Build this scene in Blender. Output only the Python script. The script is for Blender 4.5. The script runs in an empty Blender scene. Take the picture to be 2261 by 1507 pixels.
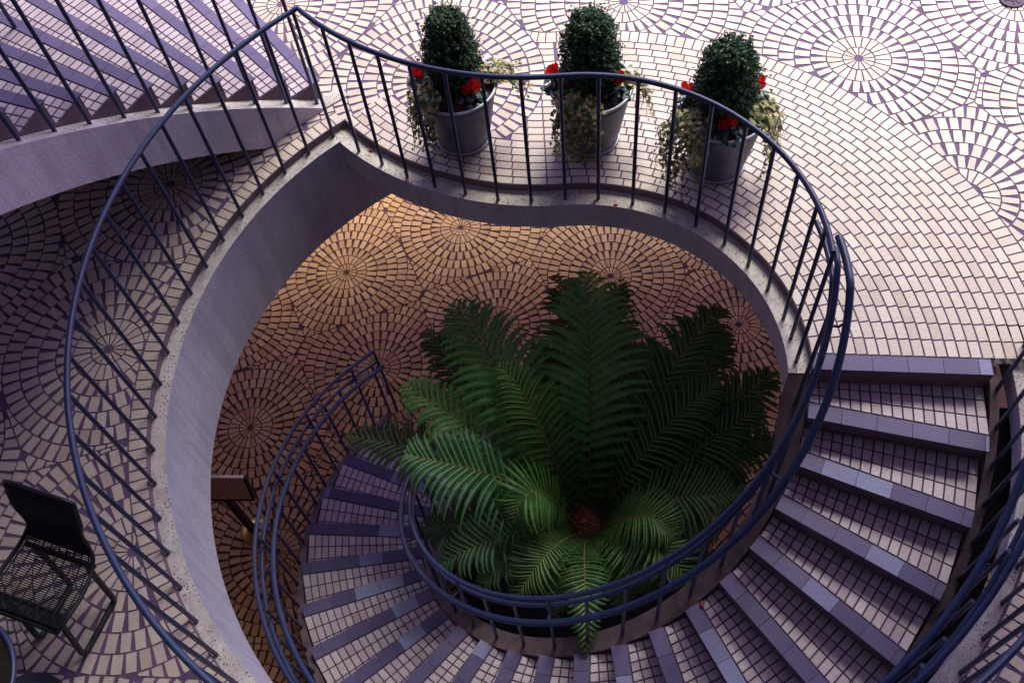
import bpy, math, random
from math import sin, cos, pi, radians as R, degrees, hypot, atan2, sqrt, floor
from mathutils import Vector, Matrix
from mathutils.geometry import tessellate_polygon
random.seed(11)
sc = bpy.context.scene
col = sc.collection

# ------------------------------------------------------------------ camera
cd = bpy.data.cameras.new('camera')
cam = bpy.data.objects.new('camera', cd)
col.objects.link(cam)
rt = Vector((0.99008, -0.11998, -0.07308)); up = Vector((0.14048, 0.84555, 0.51507)); fw = Vector((0, 0.52023, -0.85402))
cam.matrix_world = Matrix(((rt.x, up.x, -fw.x, 0), (rt.y, up.y, -fw.y, 0), (rt.z, up.z, -fw.z, 4.7712), (0, 0, 0, 1)))
cd.sensor_fit = 'HORIZONTAL'
cd.sensor_width = 36
cd.lens = 2180.8 / 2261 * 36
cd.clip_start = 0.05
cd.clip_end = 500
sc.camera = cam

# ------------------------------------------------------------------ sky, sun, exposure
SUN_EL, SUN_AZ = R(55), R(34)          # azimuth measured from +y towards +x
w = bpy.data.worlds.new('World')
sc.world = w
w.use_nodes = True
nt = w.node_tree
bg = nt.nodes['Background']
sky = nt.nodes.new('ShaderNodeTexSky')
sky.sky_type = 'NISHITA'
sky.sun_disc = False
sky.sun_elevation = SUN_EL
sky.sun_rotation = SUN_AZ
sky.air_density = 1.0
sky.dust_density = 2.0
tint = nt.nodes.new('ShaderNodeMix'); tint.data_type = 'RGBA'; tint.blend_type = 'MULTIPLY'; tint.inputs[0].default_value = 1
nt.links.new(sky.outputs[0], tint.inputs[6]); tint.inputs[7].default_value = (1.0, .74, 1.26, 1)      # violet cast of the overcast daylight
nt.links.new(tint.outputs[2], bg.inputs[0])
bg.inputs[1].default_value = 0.15
sl = bpy.data.lights.new('sun', 'SUN')
sl.energy = 4.4
sl.angle = R(32)
sl.color = (1, 1, .82)
so = bpy.data.objects.new('sun', sl)
col.objects.link(so)
d = Vector((sin(SUN_AZ) * cos(SUN_EL), cos(SUN_AZ) * cos(SUN_EL), sin(SUN_EL)))
so.rotation_euler = d.to_track_quat('Z', 'Y').to_euler()
so.location = (6, 12, 14)
sc.view_settings.view_transform = 'Standard'
sc.view_settings.look = 'None'
sc.view_settings.gamma = 1
sc.view_settings.use_curve_mapping = False
sc.view_settings.exposure = 0.64

# ------------------------------------------------------------------ materials
def newmat(name):
    m = bpy.data.materials.new(name); m.use_nodes = True
    n = m.node_tree.nodes; l = m.node_tree.links
    return m, n, l, n['Principled BSDF']
def ramp(n, stops, interp='LINEAR'):
    r = n.new('ShaderNodeValToRGB'); r.color_ramp.interpolation = interp
    e = r.color_ramp.elements
    while len(e) < len(stops): e.new(.5)
    for k, (p, c) in zip(e, stops): k.position = p; k.color = (*c, 1)
    return r
def coords(n):
    return n.new('ShaderNodeTexCoord').outputs['Object']
def noise(n, l, co, scale, detail=4, rough=.6):
    t = n.new('ShaderNodeTexNoise'); t.inputs['Scale'].default_value = scale
    t.inputs['Detail'].default_value = detail; t.inputs['Roughness'].default_value = rough
    l.new(co, t.inputs['Vector']); return t.outputs['Fac']
def mixc(n, l, fac, a, b, mode='MIX'):
    m = n.new('ShaderNodeMix'); m.data_type = 'RGBA'; m.blend_type = mode
    for s, v in ((m.inputs[0], fac), (m.inputs[6], a), (m.inputs[7], b)):
        if hasattr(v, 'is_output'): l.new(v, s)
        elif isinstance(v, (int, float)): s.default_value = v
        else: s.default_value = (*v, 1)
    return m.outputs[2]
def bump(n, l, b, h, strength=.3, dist=.01):
    k = n.new('ShaderNodeBump'); k.inputs['Strength'].default_value = strength; k.inputs['Distance'].default_value = dist
    l.new(h, k.inputs['Height']); l.new(k.outputs[0], b.inputs['Normal'])
def tile_mat(name, stops, rough=.5, spec=.35, dirt=(.32, .22, .16), dirt_amt=.35, grime=1.3):
    m, n, l, b = newmat(name); co = coords(n)
    g = n.new('ShaderNodeNewGeometry')
    oi = n.new('ShaderNodeObjectInfo'); ad = n.new('ShaderNodeMath'); ad.operation = 'ADD'; l.new(g.outputs['Random Per Island'], ad.inputs[0]); l.new(oi.outputs['Random'], ad.inputs[1])
    fc = n.new('ShaderNodeMath'); fc.operation = 'FRACT'; l.new(ad.outputs[0], fc.inputs[0])
    r = ramp(n, stops); l.new(fc.outputs[0], r.inputs[0])
    f = noise(n, l, co, 60, 5, .7)
    fr = ramp(n, [(.3, (.72, .7, .7)), (.75, (1.08, 1.08, 1.08))]); l.new(f, fr.inputs[0])
    c = mixc(n, l, 1, r.outputs[0], fr.outputs[0], 'MULTIPLY')
    f2 = noise(n, l, co, grime, 5, .65)
    r2 = ramp(n, [(.48, (0, 0, 0)), (.78, (dirt_amt,) * 3)]); l.new(f2, r2.inputs[0])
    sp = n.new('ShaderNodeSeparateColor'); l.new(r2.outputs[0], sp.inputs[0])
    c = mixc(n, l, sp.outputs[0], c, dirt)
    l.new(c, b.inputs['Base Color'])
    b.inputs['Roughness'].default_value = rough
    b.inputs['Specular IOR Level'].default_value = spec
    bump(n, l, b, f, .25, .002)
    return m
def rough_mat(name, c1, c2, scale=12, rough=.8, bs=.2, spec=.3, metal=0, streak=None):
    m, n, l, b = newmat(name); co = coords(n)
    f = noise(n, l, co, scale, 6, .65)
    r = ramp(n, [(.3, c1), (.72, c2)]); l.new(f, r.inputs[0]); c = r.outputs[0]
    f3 = noise(n, l, co, scale * 9, 3, .6)
    fr = ramp(n, [(.3, (.78,) * 3), (.7, (1.1,) * 3)]); l.new(f3, fr.inputs[0])
    c = mixc(n, l, 1, c, fr.outputs[0], 'MULTIPLY')
    if streak:
        mp = n.new('ShaderNodeMapping'); mp.inputs['Scale'].default_value = (7, 7, .8); l.new(co, mp.inputs[0])
        f2 = noise(n, l, mp.outputs[0], 1.6, 6, .7)
        r2 = ramp(n, [(.5, (0, 0, 0)), (.72, (.75,) * 3)]); l.new(f2, r2.inputs[0])
        c = mixc(n, l, r2.outputs[0], c, streak)
    l.new(c, b.inputs['Base Color'])
    b.inputs['Roughness'].default_value = rough; b.inputs['Metallic'].default_value = metal
    b.inputs['Specular IOR Level'].default_value = spec
    bump(n, l, b, f3, bs, .004)
    return m
def wall_mat(name, c1, c2, stain, pale):
    m, n, l, b = newmat(name); co = coords(n)
    f = noise(n, l, co, 1.7, 8, .7)
    r = ramp(n, [(.32, c1), (.68, c2)]); l.new(f, r.inputs[0]); c = r.outputs[0]
    mp = n.new('ShaderNodeMapping'); mp.inputs['Scale'].default_value = (9, 9, .55); mp.inputs['Rotation'].default_value = (.12, .06, 0); l.new(co, mp.inputs[0])
    f2 = noise(n, l, mp.outputs[0], 1.3, 8, .72)
    r2 = ramp(n, [(.47, (0, 0, 0)), (.70, (.62,) * 3)]); l.new(f2, r2.inputs[0]); c = mixc(n, l, r2.outputs[0], c, stain)
    r4 = ramp(n, [(.28, (.55,) * 3), (.42, (0, 0, 0))]); l.new(f2, r4.inputs[0]); c = mixc(n, l, r4.outputs[0], c, pale)
    g = noise(n, l, co, 95, 4, .7)
    gr = ramp(n, [(.3, (.68,) * 3), (.7, (1.2,) * 3)]); l.new(g, gr.inputs[0]); c = mixc(n, l, 1, c, gr.outputs[0], 'MULTIPLY')
    v = n.new('ShaderNodeTexVoronoi'); v.inputs['Scale'].default_value = 22; l.new(co, v.inputs['Vector'])
    vr = ramp(n, [(.05, (.6,) * 3), (.1, (0, 0, 0))]); l.new(v.outputs['Distance'], vr.inputs[0]); c = mixc(n, l, vr.outputs[0], c, stain)
    l.new(c, b.inputs['Base Color']); b.inputs['Roughness'].default_value = .88
    bump(n, l, b, g, .45, .004)
    return m
def aggregate(name, base1, base2, dark, amt=.5):
    m, n, l, b = newmat(name); co = coords(n)
    f = noise(n, l, co, 9, 5)
    r = ramp(n, [(.35, base1), (.65, base2)]); l.new(f, r.inputs[0]); c = r.outputs[0]
    v = n.new('ShaderNodeTexVoronoi'); v.inputs['Scale'].default_value = 58; l.new(co, v.inputs['Vector'])
    vr = ramp(n, [(.2, (1, 1, 1)), (.36, (0, 0, 0))]); l.new(v.outputs['Distance'], vr.inputs[0])
    ms = noise(n, l, co, 5, 4, .7)
    mr = ramp(n, [(.40, (.0, .0, .0)), (.55, (1, 1, 1))]); l.new(ms, mr.inputs[0])
    sel = n.new('ShaderNodeSeparateColor'); l.new(v.outputs['Color'], sel.inputs[0])
    gt = n.new('ShaderNodeMath'); gt.operation = 'LESS_THAN'; gt.inputs[1].default_value = amt; l.new(sel.outputs[0], gt.inputs[0])
    k = mixc(n, l, 1, vr.outputs[0], mr.outputs[0], 'MULTIPLY'); k = mixc(n, l, 1, k, gt.outputs[0], 'MULTIPLY')
    c = mixc(n, l, k, c, dark)
    g = noise(n, l, co, 160, 3)
    gr = ramp(n, [(.35, (.72,) * 3), (.68, (1.2,) * 3)]); l.new(g, gr.inputs[0])
    c = mixc(n, l, 1, c, gr.outputs[0], 'MULTIPLY')
    l.new(c, b.inputs['Base Color']); b.inputs['Roughness'].default_value = .85
    bump(n, l, b, g, .5, .004)
    return m
def leaf_mat(name, stops, rough=.45, trans=.25, nscale=25):
    m, n, l, b = newmat(name); co = coords(n)
    g = n.new('ShaderNodeNewGeometry')
    r = ramp(n, stops); l.new(g.outputs['Random Per Island'], r.inputs[0])
    f = noise(n, l, co, nscale, 3)
    fr = ramp(n, [(.3, (.7,) * 3), (.7, (1.2,) * 3)]); l.new(f, fr.inputs[0])
    c = mixc(n, l, 1, r.outputs[0], fr.outputs[0], 'MULTIPLY')
    l.new(c, b.inputs['Base Color']); b.inputs['Roughness'].default_value = rough
    b.inputs['Specular IOR Level'].default_value = .3
    if trans:
        t = n.new('ShaderNodeBsdfTranslucent'); l.new(c, t.inputs[0])
        mx = n.new('ShaderNodeMixShader'); mx.inputs[0].default_value = trans
        l.new(b.outputs[0], mx.inputs[1]); l.new(t.outputs[0], mx.inputs[2])
        l.new(mx.outputs[0], n['Material Output'].inputs[0])
    return m

CREAM = [(0, (.49, .40, .33)), (.25, (.58, .50, .42)), (.6, (.62, .55, .46)), (.85, (.54, .45, .385)), (1, (.65, .59, .51))]
M_tile = tile_mat('cream_paver', CREAM, dirt=(.40, .28, .22))
M_grout = rough_mat('purple_grout', (.10, .065, .13), (.15, .10, .18), 6, .9)
M_lamplit = tile_mat('lamplit_paver', [(0, (.44, .22, .075)), (.5, (.56, .30, .10)), (1, (.62, .365, .14))], dirt=(.25, .13, .09), dirt_amt=.5, grime=.9)  # same paver as the deck, warm lamp light put into its colour
M_brgrout = rough_mat('brown_grout', (.055, .022, .024), (.085, .04, .04), 6, .9)
M_step = tile_mat('shade_toned_stair_paver', [(0, (.44, .36, .40)), (.4, (.54, .46, .50)), (1, (.61, .54, .56))], dirt=(.34, .24, .24), dirt_amt=.4, grime=2.2)  # deck paver toned mauve for the violet shade on the stairs
M_stgrout = rough_mat('stair_grout', (.07, .045, .09), (.10, .07, .13), 8, .9)
M_nose = tile_mat('violet_nosing', [(0, (.085, .072, .17)), (.82, (.12, .10, .225)), (.85, (.21, .22, .39)), (1, (.27, .31, .49))], rough=.55, dirt=(.17, .12, .2), grime=3)
M_nose2 = tile_mat('violet_nosing_plain', [(0, (.115, .095, .20)), (.6, (.14, .115, .235)), (1, (.16, .135, .26))], rough=.55, dirt=(.17, .12, .2), grime=3)
M_cope2 = aggregate('shaded_stringer_aggregate', (.065, .042, .05), (.13, .09, .10), (.03, .02, .03), .6)  # coping aggregate darkened for the shade the stringers lie in
M_riser = rough_mat('riser_stone', (.13, .085, .11), (.19, .13, .15), 9, .85)
M_strface = rough_mat('stringer_concrete', (.11, .075, .09), (.19, .14, .16), 5, .9, .3)
M_fascia = wall_mat('weathered_grey_concrete', (.40, .40, .46), (.55, .55, .61), (.27, .25, .31), (.62, .63, .70))
M_fascia2 = wall_mat('weathered_mauve_concrete', (.50, .46, .51), (.62, .58, .62), (.34, .29, .33), (.66, .63, .68))
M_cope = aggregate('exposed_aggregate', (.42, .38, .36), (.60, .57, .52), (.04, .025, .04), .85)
M_edge = rough_mat('slab_edge', (.16, .10, .12), (.24, .17, .19), 9, .9)
M_paint = rough_mat('navy_paint', (.013, .025, .080), (.021, .040, .125), 20, .38, .05, .5)
M_black = rough_mat('black_steel', (.004, .006, .011), (.009, .013, .024), 20, .5, .05, .5)
M_zinc = rough_mat('galvanized_zinc', (.07, .075, .115), (.21, .22, .30), 5, .55, .15, .5, .35, streak=(.27, .29, .36))
M_zincrim = rough_mat('worn_zinc_rim', (.34, .36, .42), (.48, .49, .55), 15, .45, .1, .5, .4)
M_soil = rough_mat('bark_mulch', (.06, .025, .025), (.16, .06, .055), 45, .95, .8)
M_dark = rough_mat('earth_and_gap_shade', (.008, .007, .007), (.02, .016, .014), 14, .95, .6)
M_box = leaf_mat('boxwood_leaf', [(0, (.012, .042, .018)), (.45, (.022, .075, .028)), (.8, (.04, .12, .036)), (1, (.09, .19, .05))], .4, .2)
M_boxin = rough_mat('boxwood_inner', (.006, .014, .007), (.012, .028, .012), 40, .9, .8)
M_twig = rough_mat('brown_twig', (.05, .03, .02), (.10, .06, .035), 30, .9)
M_cyleaf = leaf_mat('cyclamen_leaf', [(0, (.015, .045, .035)), (.55, (.03, .075, .055)), (.8, (.12, .20, .17)), (1, (.22, .32, .28))], .4, .1, 90)
M_petal = leaf_mat('red_petal', [(0, (.55, .015, .012)), (.5, (.78, .03, .015)), (1, (.80, .07, .05))], .5, .25)
M_ivy = leaf_mat('variegated_ivy', [(0, (.05, .10, .03)), (.3, (.13, .19, .06)), (.45, (.42, .42, .17)), (.75, (.60, .56, .28)), (.9, (.20, .07, .04)), (1, (.10, .16, .05))], .45, .2, 60)
M_vine = rough_mat('vine_stem', (.10, .08, .03), (.16, .10, .05), 30, .9)
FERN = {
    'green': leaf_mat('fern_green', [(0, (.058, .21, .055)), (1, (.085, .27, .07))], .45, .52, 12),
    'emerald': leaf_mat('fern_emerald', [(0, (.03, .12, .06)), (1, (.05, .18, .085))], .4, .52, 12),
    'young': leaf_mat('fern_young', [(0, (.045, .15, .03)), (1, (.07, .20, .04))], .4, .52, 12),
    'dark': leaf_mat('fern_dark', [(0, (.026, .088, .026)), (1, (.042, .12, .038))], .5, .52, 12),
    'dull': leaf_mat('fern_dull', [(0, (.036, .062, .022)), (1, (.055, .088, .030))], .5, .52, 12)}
M_mid = rough_mat('fern_midrib', (.12, .22, .06), (.17, .28, .08), 20, .6)
M_stem = rough_mat('fern_stem', (.09, .07, .02), (.16, .12, .04), 20, .7)
M_rust = leaf_mat('rusty_scales', [(0, (.34, .10, .05)), (.6, (.52, .19, .11)), (1, (.62, .30, .20))], .8, .1)
M_leaf = leaf_mat('dry_leaf', [(0, (.22, .06, .03)), (1, (.34, .12, .05))], .7, .2)
M_sign = rough_mat('tan_board', (.58, .34, .17), (.66, .41, .21), 14, .5)
M_signedge = rough_mat('dark_edge', (.02, .012, .01), (.035, .02, .015), 14, .6)
M_signlit = rough_mat('lit_edge_tone', (.6, .5, .45), (.7, .6, .55), 14, .5)
M_brass = rough_mat('brass', (.50, .32, .08), (.62, .42, .12), 10, .3, .05, .5, .9)
M_steel = rough_mat('bright_steel', (.55, .58, .66), (.66, .69, .76), 10, .35, .05, .5, .6)
M_iron = rough_mat('cast_iron', (.05, .035, .06), (.09, .06, .10), 30, .6, .4, .4, .3)
M_tower = rough_mat('pale_tower_concrete', (.36, .33, .40), (.45, .41, .49), 2, .9)  # for the unseen walls, tone set to bounce fill light
M_slab = rough_mat('slab_concrete', (.26, .23, .24), (.36, .33, .33), 3, .9)

# ------------------------------------------------------------------ mesh helpers
class MB:
    def __init__(s): s.v = []; s.f = []; s.m = []; s.s = []
    def add(s, vs, fs, mi=0, smooth=False):
        o = len(s.v); s.v.extend([tuple(p) for p in vs])
        for f in fs: s.f.append([o + i for i in f]); s.m.append(mi); s.s.append(smooth)
    def poly(s, vs, mi=0): s.add(vs, [list(range(len(vs)))], mi)
    def prism(s, pts, z0, z1, mi=0, bottom=False, side=None):
        n = len(pts)
        vs = [(p[0], p[1], z1) for p in pts] + [(p[0], p[1], z0) for p in pts]
        a = sum(pts[i][0] * pts[(i + 1) % n][1] - pts[(i + 1) % n][0] * pts[i][1] for i in range(n))
        top = list(range(n)); sd = [[i, n + i, n + (i + 1) % n, (i + 1) % n] for i in range(n)]
        if a < 0: top = top[::-1]; sd = [q[::-1] for q in sd]
        s.add(vs, [top], mi)
        s.add(vs, sd, mi if side is None else side)
        if bottom: s.add(vs, [[n + i for i in top[::-1]]], mi)
    def box(s, c, h, rot=None, mi=0):
        vs = [Vector((x * h[0], y * h[1], z * h[2])) for z in (-1, 1) for x, y in ((-1, -1), (1, -1), (1, 1), (-1, 1))]
        if rot is not None: vs = [rot @ v for v in vs]
        vs = [v + Vector(c) for v in vs]
        s.add(vs, [[3, 2, 1, 0], [4, 5, 6, 7], [0, 1, 5, 4], [1, 2, 6, 5], [2, 3, 7, 6], [3, 0, 4, 7]], mi)
    def tube(s, pts, r, n=8, mi=0, closed=False, cap=True):
        P = [Vector(p) for p in pts]; k = len(P)
        rr = r if isinstance(r, (list, tuple)) else [r] * k
        vs = []; u = None
        for i in range(k):
            t = (P[(i + 1) % k] - P[i - 1]) if closed else (P[min(i + 1, k - 1)] - P[max(i - 1, 0)])
            if t.length < 1e-9: t = Vector((0, 0, 1))
            t.normalize()
            if u is None:
                u = t.cross(Vector((0, 0, 1)))
                if u.length < .1: u = t.cross(Vector((1, 0, 0)))
            u = (u - t * u.dot(t)).normalized(); b = t.cross(u)
            for j in range(n):
                a = 2 * pi * j / n + pi / n
                vs.append(P[i] + (u * cos(a) + b * sin(a)) * rr[i])
        fs = []
        for i in range(k if closed else k - 1):
            a, b2 = i * n, ((i + 1) % k) * n
            for j in range(n): fs.append([a + j, a + (j + 1) % n, b2 + (j + 1) % n, b2 + j])
        s.add(vs, fs, mi, True)
        if cap and not closed:
            s.add(vs[:n], [list(range(n))[::-1]], mi); s.add(vs[-n:], [list(range(n))], mi)
    def strip(s, A, B, mi=0, smooth=True):
        n = len(A); s.add(list(A) + list(B), [[i, i + 1, n + i + 1, n + i] for i in range(n - 1)], mi, smooth)
    def lathe(s, prof, c=(0, 0), n=40, mi=0):
        k = len(prof); vs = []
        for r, z in prof:
            for j in range(n): vs.append((c[0] + r * cos(2 * pi * j / n), c[1] + r * sin(2 * pi * j / n), z))
        s.add(vs, [[i * n + j, i * n + (j + 1) % n, (i + 1) * n + (j + 1) % n, (i + 1) * n + j] for i in range(k - 1) for j in range(n)], mi, True)
    def build(s, name, mats, parent=None, smooth=None):
        me = bpy.data.meshes.new(name); me.from_pydata(s.v, [], s.f)
        for m in (mats if isinstance(mats, (list, tuple)) else [mats]): me.materials.append(m)
        me.polygons.foreach_set('material_index', s.m)
        me.polygons.foreach_set('use_smooth', s.s if smooth is None else [smooth] * len(s.f))
        me.update()
        o = bpy.data.objects.new(name, me); col.objects.link(o)
        if parent is not None: o.parent = parent
        return o
def tag(o, label, cat, group=None):
    o['label'] = label; o['category'] = cat
    if group: o['group'] = group
    return o
def thing(name, label, cat, loc=(0, 0, 0), group=None):
    o = bpy.data.objects.new(name, None); o.empty_display_size = .1; o.location = loc
    col.objects.link(o); return tag(o, label, cat, group)
def struct(o): o['kind'] = 'structure'; return o
def pol(c, r, t, z=None):
    p = (c[0] + r * cos(t), c[1] + r * sin(t)); return p if z is None else (p[0], p[1], z)
def lin(a, b, n): return [a + (b - a) * i / (n - 1) for i in range(n)]

# ------------------------------------------------------------------ plan of the opening (metres, deck surface z = 0)
C0 = (.352, 2.7225)                      # axis of the spiral stair and of the round opening
T0, DT, RISE = -.2007, .17331, .15023    # nosing of the deck edge, turn and rise of each step
RT, RC, RBAL = 2.42, 2.335, 2.402        # round edge: tile edge, coping edge, balusters
AB, AR2, THJ = 1.185, 1.90, R(85)        # S-shaped arm: first arc (round the stair), second arc, where they join
CB = (C0[0] + (AB + AR2) * cos(THJ), C0[1] + (AB + AR2) * sin(THJ))
LED = -.058
FLOOR = -3.30
def corner(ra, off):                     # where the arm, offset outwards by off, meets the circle of radius ra about C0
    rb = AR2 - off
    dx, dy = CB[0] - C0[0], CB[1] - C0[1]; D = hypot(dx, dy)
    a = (ra * ra - rb * rb + D * D) / (2 * D); h = sqrt(ra * ra - a * a)
    x, y = C0[0] + a * dx / D - h * dy / D, C0[1] + a * dy / D + h * dx / D
    return x, y
def arm(off, n=44, t0=T0):
    rb = AR2 - off; x, y = corner({.085: RT, -.035: RC}.get(off, RBAL), off)
    te = atan2(y - CB[1], x - CB[0]); ts = THJ + pi
    te = te if te > 0 else te + 2 * pi
    return [pol(C0, AB + off, t) for t in lin(t0, THJ, n)] + [pol(CB, rb, t) for t in lin(ts, te, n)[1:]]
def ring_start(ra, off):
    x, y = corner(ra, off); return atan2(y - C0[1], x - C0[0])
TE = 2 * pi + R(-3.8)
armT, armC = arm(.085), arm(-.035)
ringT = [pol(C0, RT, t) for t in lin(ring_start(RT, .085), TE, 150)]
ringC = [pol(C0, RC, t) for t in lin(ring_start(RC, -.035), TE, 150)]
notch = [pol(C0, 2.212, t) for t in lin(TE, 2 * pi + T0, 5)]
HOLE = ringT + notch + armT[:-1]
HN = len(HOLE)
def hole_sd(x, y):                       # > 0 on the deck, < 0 over the opening
    ins = False; best = 1e9
    j = HN - 1
    for i in range(HN):
        x1, y1 = HOLE[i]; x2, y2 = HOLE[j]
        if (y1 > y) != (y2 > y) and x < (x2 - x1) * (y - y1) / (y2 - y1) + x1: ins = not ins
        dx, dy = x2 - x1, y2 - y1; L = dx * dx + dy * dy
        t = 0 if L == 0 else max(0, min(1, ((x - x1) * dx + (y - y1) * dy) / L))
        q = (x1 + t * dx - x) ** 2 + (y1 + t * dy - y) ** 2
        if q < best: best = q
        j = i
    return -sqrt(best) if ins else sqrt(best)
_c = corner(RT, .085); BEND = atan2(_c[1] - CB[1], _c[0] - CB[0]) % (2 * pi)
def arm_sd(x, y):                        # (distance outwards from the arm's tile edge, along, on the arm?)
    a = atan2(y - C0[1], x - C0[0])
    if T0 - .2 <= a <= THJ: return hypot(x - C0[0], y - C0[1]) - (AB + .085), a, True
    b = atan2(y - CB[1], x - CB[0]); b += 2 * pi if b < 0 else 0
    if THJ < a < R(150) and BEND < b < THJ + pi + .001:
        return (AR2 - .085) - hypot(x - CB[0], y - CB[1]), b, True
    return 9, 0, False

# ------------------------------------------------------------------ paving: every paver is a small raised slab on the grout sheet
def clip(pts, fun):
    vals = [fun(p[0], p[1]) for p in pts]
    if min(vals) >= 0: return pts
    if max(vals) <= 0: return []
    out = []
    for i in range(len(pts)):
        p, q, a, b = pts[i], pts[(i + 1) % len(pts)], vals[i], vals[(i + 1) % len(pts)]
        if a >= 0: out.append(p)
        if (a >= 0) != (b >= 0):
            t = a / (a - b); out.append((p[0] + (q[0] - p[0]) * t, p[1] + (q[1] - p[1]) * t))
    return out
def area(p): return abs(sum(p[i][0] * p[(i + 1) % len(p)][1] - p[(i + 1) % len(p)][0] * p[i][1] for i in range(len(p)))) / 2
U, G, WT = .1040, .0095, .052            # ring pitch, joint, paver width
def fan(mb, c, others, z, zt, allow, fields, rmax, rot=0):
    """one circle of concentric pavers, cut where the neighbouring circle begins"""
    hub = [pol(c, .024, t) for t in lin(0, 2 * pi, 9)[:-1]]
    cells = []
    near = []
    for o in others:
        dx, dy = o[0] - c[0], o[1] - c[1]; D = hypot(dx, dy)
        if D < 2 * rmax:
            near.append((lambda x, y, ux=dx / D, uy=dy / D, h=D / 2: h - G / 2 - ((x - c[0]) * ux + (y - c[1]) * uy)))
    nr = int(rmax / U) + 1
    for k in range(nr):
        r0, r1 = k * U + (.030 if k == 0 else G / 2), (k + 1) * U - G / 2
        n = 14 if k == 0 else 22 if k == 1 else int(2 * pi * k * U / (WT + G * 1.2)) if k > 2 else 27
        off = rot + random.random() * 6.28
        taper = k < 2
        for i in range(n):
            t = off + 2 * pi * i / n
            rm = (r0 + r1) / 2
            x, y = pol(c, rm, t)
            if not allow(x, y, k): continue
            ds = [f(x, y) for f in near]
            if ds and min(ds) < -.07: continue
            hw0 = pi * r0 / n - G / 2; hw1 = pi * r1 / n - G / 2
            if not taper: w_ = min(hw0, WT / 2) * random.uniform(.95, 1.02); hw0 = hw1 = w_
            if k == 0: hw0 = max(.0028, hw0)
            ct, st = cos(t), sin(t)
            jr = random.uniform(-.0015, .0015); t += random.uniform(-.0016, .0016) / max(rm, .1)
            pts = [(c[0] + (r0 + jr) * ct + h0 * -st, c[1] + (r0 + jr) * st + h0 * ct) for h0 in (-hw0, hw0)] + \
                  [(c[0] + (r1 + jr) * ct + h1 * -st, c[1] + (r1 + jr) * st + h1 * ct) for h1 in (hw1, -hw1)]
            if ds and min(ds) < .09:
                for f in near:
                    pts = clip(pts, f)
                    if len(pts) < 3: break
            if len(pts) < 3: continue
            for f in fields:
                pts = clip(pts, f)
                if len(pts) < 3: break
            if len(pts) >= 3 and area(pts) > .0007: mb.prism(pts, z, zt + random.uniform(-.0006, .0006), 1)
def fill_centres(given, x0, x1, y0, y1, gap, seed):
    rnd = random.Random(seed); out = list(given)
    for _ in range(2500):
        p = (rnd.uniform(x0, x1), rnd.uniform(y0, y1))
        if all(hypot(p[0] - q[0], p[1] - q[1]) > gap for q in out): out.append(p)
    return out

CP = (-.25, 5.05)                        # the circle under the first planter
CPR = 7 * U
GIVEN = [(2.527, 4.692), (2.791, 3.473), (3.70, 5.02), (1.115, 5.546), CP, (-1.327, 6.036), (-2.336, 3.243), (-2.092, 1.972), (3.85, 3.95), (-2.05, 4.45), (-3.45, 4.1), (-3.5, 2.7), (-3.3, 1.5), (-2.3, .75), (2.4, 5.95), (.3, 6.6), (3.0, 2.2), (2.3, .55)]
cen = fill_centres(GIVEN, -6.5, 6.5, -2.5, 9.5, 1.18, 5)
cen = [c for c in cen if c in GIVEN or hypot(c[0] - C0[0], c[1] - C0[1]) > 2.5]
BW = 2.53 - (AB + .085)                  # width of the running-bond band round the stair head
DCP = (AR2 - .085) - hypot(CP[0] - CB[0], CP[1] - CB[1])
BCP = atan2(CP[1] - CB[1], CP[0] - CB[0]) + 2 * pi
def band_w(x, y):
    dd, s_, on = arm_sd(x, y)
    if not on or (dd < 0 and hypot(x - C0[0], y - C0[1]) > RT): return None
    if s_ > 3.2 and s_ < BCP: return dd, .362
    return dd, BW + U
def ring_field(x, y):
    dx, dy = x - C0[0], y - C0[1]; a = atan2(dy, dx)
    if ring_start(RT, .085) < (a % (2 * pi)) < TE: return hypot(dx, dy) - (RT + U + .004)
    return 1
def cell_field(x, y):
    q = band_w(x, y)
    if q is None: return 1
    return q[0] - q[1] - G / 2
_cx, _cy = corner(RT, .085)
def corner_field(x, y):
    return hole_sd(x, y) - .004 if hypot(x - _cx, y - _cy) < .45 else 1
def pot_field(x, y):
    q = band_w(x, y)
    if q is None: return 1
    return q[0] - .362 - G / 2
mb = MB()
VIEW = lambda x, y: -5.2 < x < 5.2 and -1.2 < y < 8.2
for c in cen:
    oth = [o for o in cen if o is not c]
    def allow(x, y, k, c=c):
        if not VIEW(x, y): return False
        rr = hypot(x - C0[0], y - C0[1])
        if rr < 1.1: return False
        if rr < RT + .02 and hole_sd(x, y) < .0: return False
        return True
    rm = 1.35
    if c is CP:
        def f1(x, y): return pot_field(x, y) if hypot(x - CP[0], y - CP[1]) < CPR else cell_field(x, y)
        fan(mb, c, oth, -.004, 0, allow, [f1, ring_field, corner_field], rm)
    else:
        fan(mb, c, oth, -.004, 0, allow, [cell_field, ring_field, corner_field], rm)
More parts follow.
